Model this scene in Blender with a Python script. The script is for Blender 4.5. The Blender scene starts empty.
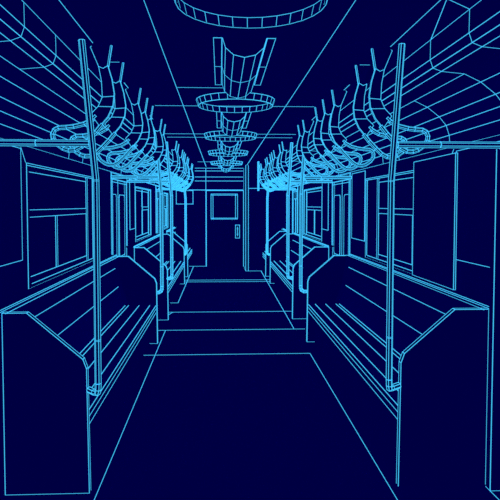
import bpy, math
from mathutils import Vector, Matrix

# ------------------------------------------------------------------ camera, sky, light, exposure
sc = bpy.context.scene
CAM = Vector((-0.13, 0.0, 1.5))
cd = bpy.data.cameras.new('camera')
cd.sensor_width = 36.0
cd.lens = 545.0 / 500.0 * 36.0
cd.shift_x = 6.0 / 500.0
cd.shift_y = -22.0 / 500.0
cd.clip_start = 0.05
cam = bpy.data.objects.new('camera', cd)
sc.collection.objects.link(cam)
fwd = Vector((0.0430027, 0.9981848, -0.0421643)).normalized()
right = fwd.cross(Vector((0, 0, 1))).normalized()
up = right.cross(fwd).normalized()
m = Matrix((right, up, -fwd)).transposed().to_4x4()
m.translation = CAM
cam.matrix_world = m
sc.camera = cam

w = bpy.data.worlds.new('navy_surround')
sc.world = w
w.use_nodes = True
w.node_tree.nodes['Background'].inputs[0].default_value = (0.0, 0.0, 0.056, 1)
w.node_tree.nodes['Background'].inputs[1].default_value = 1.0

# added fill with no real source: equal shadowless suns that keep colours flat
g = (1 + 5 ** 0.5) / 2
dirs = []
for a in (-1, 1):
    for b in (-g, g):
        dirs += [(0, a, b), (a, b, 0), (b, 0, a)]
for d in dirs:
    ld = bpy.data.lights.new('even_light', 'SUN')
    ld.energy = 1.04
    ld.angle = 0
    ld.use_shadow = False
    lo = bpy.data.objects.new('even_light', ld)
    lo.rotation_euler = Vector(d).to_track_quat('Z', 'Y').to_euler()
    sc.collection.objects.link(lo)

vs = sc.view_settings
vs.view_transform = 'Standard'
vs.look = 'None'
vs.exposure = 0.0
vs.gamma = 1.0
vs.use_curve_mapping = False


# ------------------------------------------------------------------ materials
def diffuse(name, col):
    mt = bpy.data.materials.new(name)
    mt.use_nodes = True
    nt = mt.node_tree
    nt.nodes.clear()
    out = nt.nodes.new('ShaderNodeOutputMaterial')
    df = nt.nodes.new('ShaderNodeBsdfDiffuse')
    rgb = nt.nodes.new('ShaderNodeRGB')
    rgb.outputs[0].default_value = (*col, 1)
    nt.links.new(rgb.outputs[0], df.inputs['Color'])
    nt.links.new(df.outputs[0], out.inputs['Surface'])
    return mt


NAVY = diffuse('navy_surface', (0.0, 0.0, 0.054))
CYAN = diffuse('cyan_outline', (0.06, 0.60, 0.97))

LK = 0.00060      # outline stroke half-width per metre of distance down the carriage


# ------------------------------------------------------------------ mesh builder
class MB:
    def __init__(self):
        self.v = []; self.f = []; self.mi = []

    def face(self, pts, mi=0):
        b = len(self.v)
        self.v += [tuple(p) for p in pts]
        self.f.append(list(range(b, b + len(pts))))
        self.mi.append(mi)

    def line(self, p, q, k=1.0):
        p = Vector(p); q = Vector(q)
        d = q - p
        if d.length < 1e-6:
            return
        d.normalize()
        a = Vector((0, 0, 1)) if abs(d.z) < 0.9 else Vector((1, 0, 0))
        u = d.cross(a).normalized(); w_ = d.cross(u).normalized()
        # long strokes are broken up so their weight follows the distance
        n = 1 + int((q - p).length / 3.0)
        rings = []
        for i in range(n + 1):
            c = p.lerp(q, i / n)
            r = LK * k * max(0.4, (c - CAM).length)
            b = len(self.v)
            for j in range(4):
                t = math.pi / 4 + j * math.pi / 2
                self.v.append(tuple(c + u * (r * 1.25 * math.cos(t)) + w_ * (r * 1.25 * math.sin(t))))
            rings.append(b)
        for i in range(n):
            for j in range(4):
                k2 = (j + 1) % 4
                self.f.append([rings[i] + j, rings[i] + k2, rings[i + 1] + k2, rings[i + 1] + j])
                self.mi.append(1)
        for b in (rings[0], rings[-1]):
            self.f.append([b, b + 1, b + 2, b + 3]); self.mi.append(1)

    def poly(self, pts, closed=False, k=1.0):
        n = len(pts)
        for i in range(n if closed else n - 1):
            self.line(pts[i], pts[(i + 1) % n], k)

    def box(self, x0, x1, y0, y1, z0, z1, edges=True, k=1.0):
        x0, x1 = min(x0, x1), max(x0, x1)
        P = [(x, y, z) for x in (x0, x1) for y in (y0, y1) for z in (z0, z1)]
        for q in ((0, 1, 3, 2), (4, 5, 7, 6), (0, 1, 5, 4), (2, 3, 7, 6), (0, 2, 6, 4), (1, 3, 7, 5)):
            self.face([P[i] for i in q])
        if edges:
            for i, j in ((0, 1), (2, 3), (4, 5), (6, 7), (0, 2), (1, 3), (4, 6), (5, 7), (0, 4), (1, 5), (2, 6), (3, 7)):
                self.line(P[i], P[j], k)

    def prism(self, prof, y0, y1, ends=True, longs=None, k=1.0):
        """profile of (x, z) pushed along the carriage"""
        n = len(prof)
        A = [(x, y0, z) for x, z in prof]; B = [(x, y1, z) for x, z in prof]
        self.face(A); self.face(B[::-1])
        for i in range(n):
            j = (i + 1) % n
            self.face([A[i], A[j], B[j], B[i]])
        if ends:
            self.poly(A, True, k); self.poly(B, True, k)
        for i in (range(n) if longs is None else longs):
            self.line(A[i], B[i], k)

    def tube(self, pts, r, n=6, longs=True, rings=True, k=1.0):
        pts = [Vector(p) for p in pts]
        m_ = len(pts)
        prev = None
        R = []
        for i, c in enumerate(pts):
            if i == 0: d = pts[1] - pts[0]
            elif i == m_ - 1: d = pts[-1] - pts[-2]
            else: d = (pts[i + 1] - c).normalized() + (c - pts[i - 1]).normalized()
            d.normalize()
            if prev is None:
                a = Vector((0, 1, 0)) if abs(d.y) < 0.9 else Vector((0, 0, 1))
                u = (a - d * a.dot(d)).normalized()
            else:
                u = (prev - d * prev.dot(d)).normalized()
            prev = u
            w_ = d.cross(u)
            R.append([c + u * (r * math.cos(2 * math.pi * (j + .5) / n)) + w_ * (r * math.sin(2 * math.pi * (j + .5) / n)) for j in range(n)])
        for i in range(m_ - 1):
            for j in range(n):
                self.face([R[i][j], R[i][(j + 1) % n], R[i + 1][(j + 1) % n], R[i + 1][j]])
                if longs:
                    self.line(R[i][j], R[i + 1][j], k)
        self.face(R[0]); self.face(R[-1][::-1])
        if rings:
            for ring in (R if rings == 'all' else (R[0], R[-1])):
                self.poly(ring, True, k)

    def build(self, name, parent=None, base=None, kind=None):
        org = Vector(parent['_org']) if parent is not None else Vector(base or (0, 0, 0))
        me = bpy.data.meshes.new(name)
        me.from_pydata([tuple(Vector(p) - org) for p in self.v], [], self.f)
        me.materials.append(NAVY); me.materials.append(CYAN)
        me.polygons.foreach_set('material_index', self.mi)
        me.update()
        o = bpy.data.objects.new(name, me)
        sc.collection.objects.link(o)
        if parent is not None:
            o.parent = parent
            o['_org'] = parent['_org']
        else:
            o.location = org
            o['_org'] = tuple(org)
        if kind:
            o['kind'] = kind
        return o


def thing(name, label, cat, loc, group=None):
    o = bpy.data.objects.new(name, None)
    o.empty_display_size = 0.05
    sc.collection.objects.link(o)
    o.location = loc
    o['_org'] = tuple(loc)
    o['label'] = label; o['category'] = cat
    if group: o['group'] = group
    return o


def tag(o, label, cat, group=None):
    o['label'] = label; o['category'] = cat
    if group: o['group'] = group
    return o


YE = 13.32            # end wall
W = 1.37              # half width at the windows
CZ = 2.40             # ceiling
SIDE = {-1: 'left', 1: 'right'}

# ------------------------------------------------------------------ floor
b = MB()
b.box(-1.6, 1.6, 0.2, YE + .1, -0.06, 0.0, edges=False)
b.line((-.77, 1.6, 0), (-.79, 6.49, 0)); b.line((.765, 1.6, 0), (.771, 5.42, 0))
b.line((-.915, 5.42, 0), (.771, 5.42, 0))
b.line((-.90, 6.5, 0), (.89, 6.5, 0))
b.line((-.86, 7.6, 0), (.885, 7.6, 0))
b.line((-.86, 7.35, 0), (-.80, 7.6, 0))
b.line((-.9, 8.33, 0), (-.783, 8.33, 0)); b.line((-.783, 8.33, 0), (-.79, 13.3, 0))
b.line((.757, 6.5, 0), (.788, 12.3, 0))
b.line((-.87, 10.6, 0), (.86, 10.6, 0)); b.line((-.88, 10.85, 0), (.86, 10.85, 0))
b.line((.45, 12.31, 0), (.80, 12.31, 0))
b.line((.44, 12.33, 0), (.44, YE, 0))
b.line((-1.0, YE - .01, 0), (.44, YE - .01, 0))
b.build('floor', kind='structure')

# ------------------------------------------------------------------ ceiling with its coved sides
P = [(.837, 2.40), (.953, 2.35), (.952, 2.248), (.967, 2.207), (1.011, 2.19), (1.132, 2.179), (1.22, 2.138),
     (1.30, 2.076), (1.347, 2.02), (1.368, 1.956), (1.376, 1.876)]
b = MB()
b.box(-.837, .837, 0.2, YE + .1, CZ, CZ + .06, edges=False)
for s in (-1, 1):
    prof = [(s * x, z) for x, z in P] + [(s * 1.46, 1.876), (s * 1.46, 2.46), (s * .837, 2.46)]
    b.prism(prof, 0.2, YE + .1, ends=False, longs=())
    b.line((s * .465, .6, CZ), (s * .465, 12.8, CZ))
    for i in range(1, 11):
        y0 = 2.80 if (i == 5 and s == 1) else 0.8
        y1 = YE if i != 10 else YE
        b.line((s * P[i][0], y0, P[i][1]), (s * P[i][0], y1, P[i][1]), 1.5 if i == 10 else 1)
    for ya, yb in ((0.8, 3.10), (4.08, 4.27), (5.55, 5.78)):
        b.line((s * P[0][0], ya, CZ), (s * P[0][0], yb, CZ))
    b.line((s * .83, 3.505, CZ), (s * .765, 3.505, CZ))
    # seams across the cove
    seams = ((2.36, 0, 10), (2.80, 1, 10), (3.53, 5, 10)) if s == 1 else ((2.36, 1, 10), (2.80, 1, 5))
    for ys, i0, i1 in seams + ((4.55, 9, 10), (5.0, 9, 10), (6.9, 1, 10), (8.5, 2, 10), (10.3, 1, 10)):
        b.poly([(s * x, ys, z) for x, z in P[i0:i1 + 1]])
b.line((.953, 2.80, 2.35), (.838, 2.30, 2.40))
b.line((-.46, 4.23, CZ), (.0, 4.23, CZ))
b.line((-.72, 5.0, CZ), (.73, 5.0, CZ))
b.line((-.835, 6.95, CZ), (.83, 6.95, CZ)); b.line((-.835, 7.30, CZ), (.83, 7.30, CZ))
b.line((-.60, 11.4, CZ), (-.2, 11.4, CZ))
b.line((0, 7.4, CZ), (0, 8.8, CZ))
b.build('ceiling', kind='structure')


# ------------------------------------------------------------------ side walls with openings
def side_wall(s):
    b = MB()
    X0, X1 = s * W, s * (W + .09)
    op = [(3.55, 5.38 if s < 0 else 5.56, .95, 1.77), (6.24, 6.97 + .26, 0, 1.865), (8.0, 9.75, .965, 1.785), (10.5, 11.25, 0, 1.865), (12.0, 12.9, .965, 1.785)]
    y = 0.2
    for (ya, yb, za, zb) in op:
        b.box(X0, X1, y, ya, 0, 1.876, edges=False)
        if za > 0:
            b.box(X0, X1, ya, yb, 0, za, edges=False)
        b.box(X0, X1, ya, yb, zb, 1.876, edges=False)
        y = yb
    b.box(X0, X1, y, YE + .1, 0, 1.876, edges=False)
    # near door post and the base of the wall before it
    p = MB()
    p.box(s * 1.281, s * 1.37, 2.742, 2.79, 0, 1.785, edges=False)
    p.line((s * 1.281, 2.742, 0), (s * 1.281, 2.742, 1.785)); p.line((s * 1.281, 2.742, 0), (s * 1.37, 2.742, 0))
    p.line((s * 1.281, 2.742, 0), (s * 1.281, 2.79, 0)); p.line((s * 1.30, 2.2, 0), (s * 1.281, 2.742, 0))
    p.build('trim_%d' % (7 if s < 0 else 8), kind='structure')
    for y in (6.24, 7.23, 10.5, 11.25):
        b.line((X0, y, 0), (X0, y, 1.876))
    b.line((X0, 3.46, 1.86), (X0, 3.54, 1.77))
    b.build('wall_' + SIDE[s], kind='structure')


for s in (-1, 1):
    side_wall(s)


def add_window(n, s, y0, y1, mull, shutter=False):
    X = s * W
    root = MB()
    # splayed frame: four bars round the opening
    f = MB()
    t = .045
    xi, xo = s * (W - .003), s * (W + .05)
    f.box(xi, xo, y0, y1, 1.752, 1.768, edges=False)
    f.box(xi, xo, y0, y1, .952, .985, edges=False)
    f.box(xi, xo, y0, y0 + t, .985, 1.752, edges=False)
    f.box(xi, xo, y1 - t, y1, .985, 1.752, edges=False)
    f.poly([(xi, y0, .958), (xi, y0, 1.768), (xi, y1, 1.768), (xi, y1, .958)], True)
    f.line((xi, y0, 1.754), (xi, y1, 1.754))
    f.line((xi, y1 - t, .985), (xi, y1 - t, 1.752))
    wn = f.build('window_%d' % n, kind='structure')
    sb = MB()
    a0, a1 = y0 + .05, y1 - (.27 if n == 1 else .43 if n < 3 else .3)
    xa, xb = s * (W + .004), s * (W + .030)
    sb.box(xa, xb, a0, a1, 1.42, 1.468, edges=False)
    for z in (1.42, 1.468): sb.line((xa, mull if n == 3 else a0, z), (xa, a1, z))
    sb.box(xa, xb, a0, a1, 1.715, 1.74, edges=False); sb.line((xa, a0, 1.715), (xa, a1, 1.715))
    mt = 1.74 if n == 3 else 1.42
    sb.box(xa, xb, mull, mull + .04, 1.03, mt, edges=False)
    for y in (mull, mull + .04): sb.line((xa, y, 1.03), (xa, y, mt))
    sb.box(xa, xb, a0, a1, .99, 1.03, edges=False); sb.line((xa, a0, 1.03), (xa, a1, 1.03))
    sb.box(xa, xb, a1, a1 + .05, .99, 1.752, edges=False)
    for y in (a1, a1 + .05): sb.line((xa, y, .99), (xa, y, 1.752))
    sb.build('window_sash', parent=wn)
    gl = MB()
    gl.box(s * (W + .035), s * (W + .042), y0 + .03, y1 - .03, .98, 1.76, edges=False)
    gl.build('window_pane', parent=wn)
    sl = MB()
    sl.box(s * 1.366, s * 1.358, y0 + .04, y1 - .1, .980, .988, edges=False); sl.line((s * 1.358, y0 + .04, .988), (s * 1.358, y1 - .1, .988))
    sl.build('window_sill', parent=wn)
    if shutter:
        sh = MB()
        sh.box(s * 1.338, s * 1.350, 3.36, 4.095, .965, 1.825)
        sh.box(s * 1.350, s * 1.366, 3.56, 4.0, 1.02, 1.75, edges=False)
        so = sh.build('window_shutter', parent=wn)
        so['label'] = 'blank board covering the near half of the window'


add_window(1, -1, 3.55, 5.38, 4.17)
add_window(2, 1, 3.55, 5.56, 4.17, True)
add_window(3, -1, 8.0, 9.75, 8.70)
add_window(4, 1, 8.0, 9.75, 8.65)
add_window(5, -1, 12.0, 12.9, 12.4)
add_window(6, 1, 12.0, 12.9 - .6, 12.1)


def add_side_door(n, s, y0, y1, panes):
    d = MB()
    xa, xb = s * (W - .01), s * (W + .05)
    d.box(xa, xb, y0, y1, 1.80, 1.865)
    d.line((xa, y0, 1.765), (xa, y1, 1.765))
    d.box(xa, xb, y0, y0 + .04, 0, 1.80)
    d.box(xa, xb, y1 - .04, y1, 0, 1.80)
    dn = d.build('door_%d' % n, kind='structure')
    ym = (y0 + y1) / 2
    for (ya, yb) in ((y0 + .04, ym - .003), (ym + .003, y1 - .04)):
        lf = MB()
        lf.box(s * (W + .015), s * (W + .045), ya, yb, 0, 1.80)
        lo = lf.build('door_leaf', parent=dn)
    for (ya, yb) in panes:
        p = MB()
        X = s * (W + .008)
        z0, z1, r = .86, 1.625, .03
        pts = [(X, ya + r, z1), (X, yb - r, z1), (X, yb, z1 - r), (X, yb, z0 + r), (X, yb - r, z0), (X, ya + r, z0), (X, ya, z0 + r), (X, ya, z1 - r)]
        p.face(pts); p.face([(s * (W + .014), q[1], q[2]) for q in pts][::-1])
        p.poly(pts, True)
        p.build('door_window', parent=dn)


add_side_door(2, -1, 6.24, 7.23, ((6.30, 6.60), (6.78, 7.15)))
add_side_door(3, 1, 6.24, 7.23, ((6.30, 6.60), (6.82, 7.18)))
add_side_door(4, -1, 10.5, 11.25, ((10.56, 10.84), (10.91, 11.19)))
add_side_door(5, 1, 10.5, 11.25, ((10.56, 10.84), (10.91, 11.19)))

# ------------------------------------------------------------------ end wall and its door
b = MB()
b.box(-1.46, 1.46, YE, YE + .1, 0, 2.46, edges=False)
for z in (2.395, 2.327, 2.181, 2.084):
    b.line((-.75, YE, z), (.42, YE, z))
b.line((-.9, YE, 1.865), (.42, YE, 1.865), 1.3)
b.line((-.485, YE, 0), (-.485, YE, 2.40))
b.build('wall_back', kind='structure')

b = MB()
Y = YE - .03
b.box(-.475, .43, Y, YE, 0, 1.85, edges=False)
b.poly([(-.475, Y, 0), (-.475, Y, 1.85), (.43, Y, 1.85), (.43, Y, 0)])
dr = b.build('door_1', kind='structure')
b = MB()
b.box(-.36, .284, Y - .012, Y, 1.158, 1.767, edges=False)
b.poly([(-.36, Y - .012, 1.158), (.284, Y - .012, 1.158), (.284, Y - .012, 1.767), (-.36, Y - .012, 1.767)], True)
b.line((-.312, Y - .013, 1.158), (-.312, Y - .013, 1.767)); b.line((.235, Y - .013, 1.158), (.235, Y - .013, 1.767))
b.line((-.36, Y - .013, 1.74), (.284, Y - .013, 1.74)); b.line((-.36, Y - .013, 1.18), (.284, Y - .013, 1.18))
b.build('door_window', parent=dr)
b = MB()
b.box(.234, .333, Y - .015, Y, .694, 1.012)
b.line((.283, Y - .016, .74), (.283, Y - .016, .97), 1.2)
for z in (.79, .92):
    b.line((.262, Y - .016, z), (.304, Y - .016, z))
b.build('door_handle', parent=dr)

b = MB()
b.box(-1.2, -.797, YE - .04, YE, 1.524, 1.85)
tag(b.build('notice_board', base=(-1.0, YE, 1.524)), 'blank rectangular board on the end wall left of the end door', 'board')

# partition box on the right of the end door
b = MB()
b.box(.44, .50, 12.33, YE, 0, 2.40, edges=False)
for x, y in ((.44, 12.33), (.50, 12.33), (.44, 13.29)):
    b.line((x, y, 0), (x, y, 2.40), 1.0)
b.box(.50, 1.376, 12.33, 12.40, 0, 1.876, edges=False)
b.box(.50, .95, 12.33, 12.40, 1.876, 2.35, edges=False)
b.line((.50, 12.33, 1.876), (1.37, 12.33, 1.876))
tag(b.build('cabin_partition', base=(.9, 12.4, 0)), 'tall plain partition standing to the right of the end door', 'partition')


# ------------------------------------------------------------------ ledges under the windows
def ledge(n, s, y0, y1):
    b = MB()
    XL = 1.25 if s < 0 else 1.285
    b.box(s * XL, s * 1.355, y0, y1, .950, .964, edges=False)
    for x, z in ((XL, .964), (XL, .954), (XL - .03, .949)):
        b.line((s * x, y0, z), (s * x, y1, z), 0.9)
    b.build('trim_%d' % n, kind='structure')


SEGS = [(2.81, 5.91), (7.09, 10.37), (11.37, YE)]
n = 1
for s in (-1, 1):
    for (y0, y1) in SEGS:
        if y0 > 11 and s == 1: y1 = 12.32
        ledge(n, s, y0 - .02, y1)
        n += 1

# ------------------------------------------------------------------ wall boards beside the doors
names = {(-1, 0): 'blank wall board on the left wall between near end panel and first window',
         (1, 0): 'blank wall board on the right wall just behind the nearest door post',
         (1, 1): 'blank wall board on the right wall between first window and side door',
         (-1, 2): 'narrow blank wall board on the left wall just past the side door',
         (1, 2): 'narrow blank wall board on the right wall just past the side door'}
for (s, k), lab in names.items():
    y0, y1, z0, z1 = {(-1, 0): (2.86, 3.43, 1.158, 1.848), (1, 0): (2.86, 3.40, 1.155, 1.84), (1, 1): (5.575, 6.13, 1.126, 1.852),
                      (-1, 2): (7.46, 7.90, 1.165, 1.85), (1, 2): (7.49, 7.94, 1.15, 1.85)}[(s, k)]
    b = MB()
    b.box(s * 1.36, s * 1.369, y0, y1, z0, z1, edges=False)
    b.poly([(s * 1.36, y0, z0), (s * 1.36, y0, z1), (s * 1.36, y1, z1), (s * 1.36, y1, z0)], True)
    tag(b.build('wall_board', base=(s * 1.37, (y0 + y1) / 2, z0)), lab, 'board', 'boards on the side walls')


# ------------------------------------------------------------------ long benches
def bench(s, y0, y1, label, far_panel=True):
    t = thing('bench_seat', label, 'bench', (s * 1.05, (y0 + y1) / 2, 0), 'long benches along the walls')
    ye = y1 - (.22 if far_panel else .05)
    a, z = y0 + .03, y1 - (.03 if far_panel else 0)
    b = MB()
    b.prism([(s * 1.13, .453), (s * 1.195, .65), (s * 1.225, .842), (s * 1.238, .949), (s * 1.345, .949), (s * 1.345, .453)], a, z, ends=False, longs=())
    for x, h in ((1.225, .842), (1.195, .65)):
        b.line((s * x, a, h), (s * x, ye, h))
    b.build('backrest', parent=t)
    b = MB()
    b.prism([(s * 1.345, .45), (s * 1.13, .45), (s * .87, .45), (s * .83, .413), (s * .83, .336), (s * 1.345, .336)], a, z, ends=False, longs=())
    for x in (1.125, 1.09, .98, .87):
        b.line((s * x, a, .452), (s * x, ye, .452))
    for h in (.413, .378, .336):
        b.line((s * .83, a, h), (s * .83, z, h))
    b.build('seat', parent=t)
    b = MB()
    b.box(s * .90, s * 1.345, a, z, 0, .336, edges=False)
    b.build('base', parent=t)
    xb = 1.245 if s < 0 else 1.290
    xt, zs = (1.122, .705) if s < 0 else (1.108, .716)
    prof = [(s * x, h) for x, h in ((xb, .948), (xt, .948), (.84, zs), (.822, zs - .05), (.815, 0), (xb, 0))]
    ends = [(y0, y0 + .03)] + ([(y1 - .03, y1)] if far_panel else [])
    for p0, p1 in ends:
        b = MB()
        b.prism(prof, p0, p1, ends=False, longs=(0, 1, 2, 3))
        for yy in (p0, p1):
            loop = [(x, yy, h) for x, h in prof]
            if s > 0 and p0 < 3:                     # outline left open along the floor
                b.poly(loop[5:] + loop[:5])
            else:
                b.poly(loop, True)
        b.build('end_panel', parent=t)
    return t


for s in (-1, 1):
    S = SIDE[s]
    bench(s, 2.81, 5.91, 'nearest long bench on the %s, its big end panel at the front of the picture' % S)
    bench(s, 7.09, 10.37, 'middle long bench on the %s, past the first side door' % S)
bench(-1, 11.37, YE - .01, 'farthest bench on the left, against the end wall', False)
bench(1, 11.37, 12.32, 'farthest bench on the right, short, beside the partition', False)


# ------------------------------------------------------------------ grab poles with their crossbars
def grab_pole(s, y, yp, label, xm):
    t = thing('grab_pole', label, 'pole', (s * .78, y, .55), 'grab poles at the bench ends')
    top = Vector((s * (xm + (.061 if s < 0 else .046)), y, 2.30)); mid = Vector((s * xm, y, 1.62)); bot = Vector((s * xm, y, .61))
    r = .0148
    b = MB()
    b.tube([bot, mid, top], r, 6)
    b.build('pole', parent=t)
    for j in (mid, bot.lerp(mid, .215)):
        b = MB()
        d = (top - bot).normalized() * .003
        b.tube([j - d, j + d], r * 1.04, 6, longs=False, k=.7)
        b.build('sleeve', parent=t)
    b = MB()
    q = yp - y
    b.tube([bot, (s * (xm + .001), y, .58), (s * (xm + .008), y + q * .2, .558), (s * (xm + .035), y + q * .7, .546), (s * max(.808, xm + .06), yp, .55)], r, 6, rings='all')
    b.build('foot_bend', parent=t)
    b = MB()
    b.tube([(s * (xm + .03), y, 1.803), (s * (1.345 if y < 3 else 1.31), y, 1.803)], r, 6)
    xs = 1.027 if s < 0 else .975
    b.tube([(s * xs, y, 1.803), (s * (xs + .003), y, 1.803)], r * 1.03, 6, longs=False, k=.7)
    b.build('crossbar', parent=t)


for s in (-1, 1):
    S = SIDE[s]
    grab_pole(s, 2.715, 2.80, 'nearest grab pole on the %s with a crossbar to the wall' % S, 0.742 if s < 0 else 0.729)
    grab_pole(s, 5.97, 5.93, 'second grab pole on the %s, at the far end of the nearest bench' % S, 0.772 if s < 0 else 0.756)
    grab_pole(s, 7.02, 7.07, 'third grab pole on the %s, at the near end of the middle bench' % S, 0.757 if s < 0 else 0.742)
    grab_pole(s, 10.46, 10.41, 'fourth grab pole on the %s, at the far end of the middle bench' % S, 0.797 if s < 0 else 0.77)

# hanging rod stub seen at the far right
b = MB()
b.tube([(.655, 11.3, 2.40), (.655, 11.3, 1.80)], .014, 6)
tag(b.build('hanging_rod', base=(.655, 11.3, 2.40)), 'short vertical rod hanging from the ceiling right of the end door', 'rod')

# ------------------------------------------------------------------ curved luggage brackets with looped tube hooks
OUT = [(.846, 2.40), (.860, 2.388), (.815, 2.28), (.800, 2.20), (.796, 2.11), (.820, 2.057), (.862, 2.014)]
INN = [(.764, 2.285), (.742, 2.21), (.730, 2.13), (.737, 2.065), (.766, 2.00), (.813, 1.945)]
HOOK = [(.800, 1.958), (.835, 1.915), (.88, 1.868), (.918, 1.832), (.955, 1.812), (.99, 1.810), (1.02, 1.820), (1.055, 1.845), (1.076, 1.875),
        (1.079, 1.900), (1.068, 1.925), (1.045, 1.937), (1.00, 1.940), (.96, 1.945), (.90, 1.960), (.855, 1.985), (.835, 2.005)]


def bracket(s, y, first, label):
    t = thing('rack_bracket', label, 'rack bracket', (s * .80, y, 2.40), 'curved brackets hanging below the ceiling edges')
    b = MB()
    n = 5
    o = OUT[2:7]                                   # five outer points against six inner ones
    i_ = INN
    prof = [(s * x, z) for x, z in o] + [(s * x, z) for x, z in reversed(i_)] + [(s * .79, 2.270)]
    # plate cut into convex cells
    cells = [[o[0], o[1], i_[1], i_[0], (.79, 2.270)], [o[1], o[2], i_[2], i_[1]], [o[2], o[3], i_[4], i_[3], i_[2]], [o[3], o[4], i_[5], i_[4]]]
    for c in cells:
        b.face([(s * x, y, z) for x, z in c]); b.face([(s * x, y + .016, z) for x, z in c][::-1])
    A = [(x, y, z) for x, z in prof]; B = [(x, y + .016, z) for x, z in prof]
    for i in range(len(prof)):
        j = (i + 1) % len(prof)
        b.face([A[i], A[j], B[j], B[i]])
    b.poly(A, True)
    b.poly([(s * x, y + .016, z) for x, z in i_])
    b.line((s * o[2][0], y, o[2][1]), (s * i_[2][0], y, i_[2][1] - .015))
    b.line((s * o[3][0], y, o[3][1]), (s * i_[3][0], y, i_[3][1] - .01))
    b.build('bracket_plate', parent=t)
    if True:
        b = MB()
        c = [(OUT[0][0], OUT[0][1]), OUT[1], OUT[2], (.80, 2.30), (.83, 2.40)]
        A = [(s * x, y, z) for x, z in c]; B = [(s * x, y + .016, z) for x, z in c]
        b.face(A); b.face(B[::-1])
        for i in range(5):
            j = (i + 1) % 5
            b.face([A[i], A[j], B[j], B[i]])
        if first:
            b.poly(A[:3])
        b.build('ceiling_tab', parent=t)
    b = MB()
    b.tube([(s * .764, y + .008, 2.28), (s * .744, y + .008, 2.40)], .0055, 4, k=.8)
    b.build('rod', parent=t)
    b = MB()
    b.tube([(s * x, y + .008, z) for x, z in HOOK], .0115, 6, rings='all' if y < 4 else True, k=.85)
    b.build('loop', parent=t)


ORD = ['nearest', 'second', 'third', 'fourth', 'fifth', 'sixth', 'seventh', 'eighth', 'ninth', 'tenth', 'eleventh', 'twelfth',
       'thirteenth', 'fourteenth', 'fifteenth', 'sixteenth']
YB = [3.14, 3.515, 4.27, 4.66, 5.03, 5.785, 6.15, 7.75, 8.13, 8.98, 9.35, 9.68, 10.30, 10.66, 11.85, 12.22]
for s in (-1, 1):
    for i, y in enumerate(YB):
        bracket(s, y, i in (0, 2, 5, 9), '%s curved rack bracket from the front in the %s row' % (ORD[i], SIDE[s]))


# ------------------------------------------------------------------ ceiling rings and half-round ducts
def ring_lamp(y, label):
    t = thing('ceiling_ring', label, 'ceiling ring', (0, y, CZ), 'round rings under the ceiling')
    R1, R0, z1, z0 = .335, .318, CZ - .002, CZ - .052
    n = 28
    def P_(r, z, k): return (r * math.cos(2 * math.pi * k / n), y + r * math.sin(2 * math.pi * k / n), z)
    b = MB()
    for k in range(n):
        b.face([P_(R1, z1, k), P_(R1, z1, k + 1), P_(R0, z0, k + 1), P_(R0, z0, k)])
        b.face([P_(R1 - .012, z1, k), P_(R1 - .012, z1, k + 1), P_(R0 - .008, z0, k + 1), P_(R0 - .008, z0, k)])
        b.face([P_(R0 - .008, z0, k), P_(R0 - .008, z0, k + 1), P_(R0, z0, k + 1), P_(R0, z0, k)])
        b.line(P_(R1, z1, k), P_(R1, z1, k + 1)); b.line(P_(R0, z0, k), P_(R0, z0, k + 1))
        b.line(P_(R1 - .012, z1, k), P_(R1 - .012, z1, k + 1), .8)
        b.line(P_(R1, z1, k), P_(R0, z0, k)); b.line(P_(R1 - .012, z1, k), P_(R0 - .008, z0, k))
    b.build('rim', parent=t)


def duct(y0, label):
    y1 = y0 + 1.13
    ym = y0 + .60
    t = thing('ceiling_duct', label, 'ceiling duct', (0, (y0 + y1) / 2, CZ), 'half-round ducts between the ceiling rings')
    n = 6
    R = .118
    b = MB()
    arc = [(R * math.cos(math.pi * k / n), CZ - .012 - R * .86 * math.sin(math.pi * k / n)) for k in range(n + 1)]
    # slightly faceted half pipe, tapering at its far end
    def row(y, q): return [(x * q, y, CZ - (CZ - z) * q) for x, z in arc]
    rows = [row(y0, 1.0), row(ym, 1.0), row(y1, .96)]
    for a, c in zip(rows[:-1], rows[1:]):
        for k in range(n):
            b.face([a[k], a[k + 1], c[k + 1], c[k]])
            b.line(a[k], c[k])
        b.line(a[n], c[n])
    for r in rows:
        b.poly(r)
    b.face(rows[0]); b.face(rows[-1][::-1])
    b.build('duct_cover', parent=t)
    for s in (-1, 1):
        b = MB()
        b.box(s * .122, s * .166, y0, y1, CZ - .012, CZ - .001, edges=False)
        b.poly([(s * .122, y0, CZ - .012), (s * .166, y0, CZ - .012), (s * .166, y1, CZ - .012), (s * .122, y1, CZ - .012)], True)
        b.line((s * .122, ym, CZ - .012), (s * .166, ym, CZ - .012))
        b.build('flange', parent=t)


for i, y in enumerate((2.33, 4.72, 6.97, 9.22, 11.45)):
    ring_lamp(y, ['ceiling ring nearest the viewer, cut by the top of the picture', 'second ceiling ring from the front',
                  'third ceiling ring from the front', 'fourth ceiling ring from the front', 'farthest ceiling ring, nearest the end wall'][i])
for i, y in enumerate((2.94, 5.20, 7.48, 9.73, 12.0)):
    duct(y, ['nearest half-round ceiling duct, in front of the second ring', 'second half-round ceiling duct, in front of the third ring',
             'third half-round ceiling duct, in front of the fourth ring', 'fourth half-round ceiling duct, in front of the farthest ring',
             'farthest half-round ceiling duct, behind the last ring'][i])

for o in sc.objects:
    if '_org' in o:
        del o['_org']
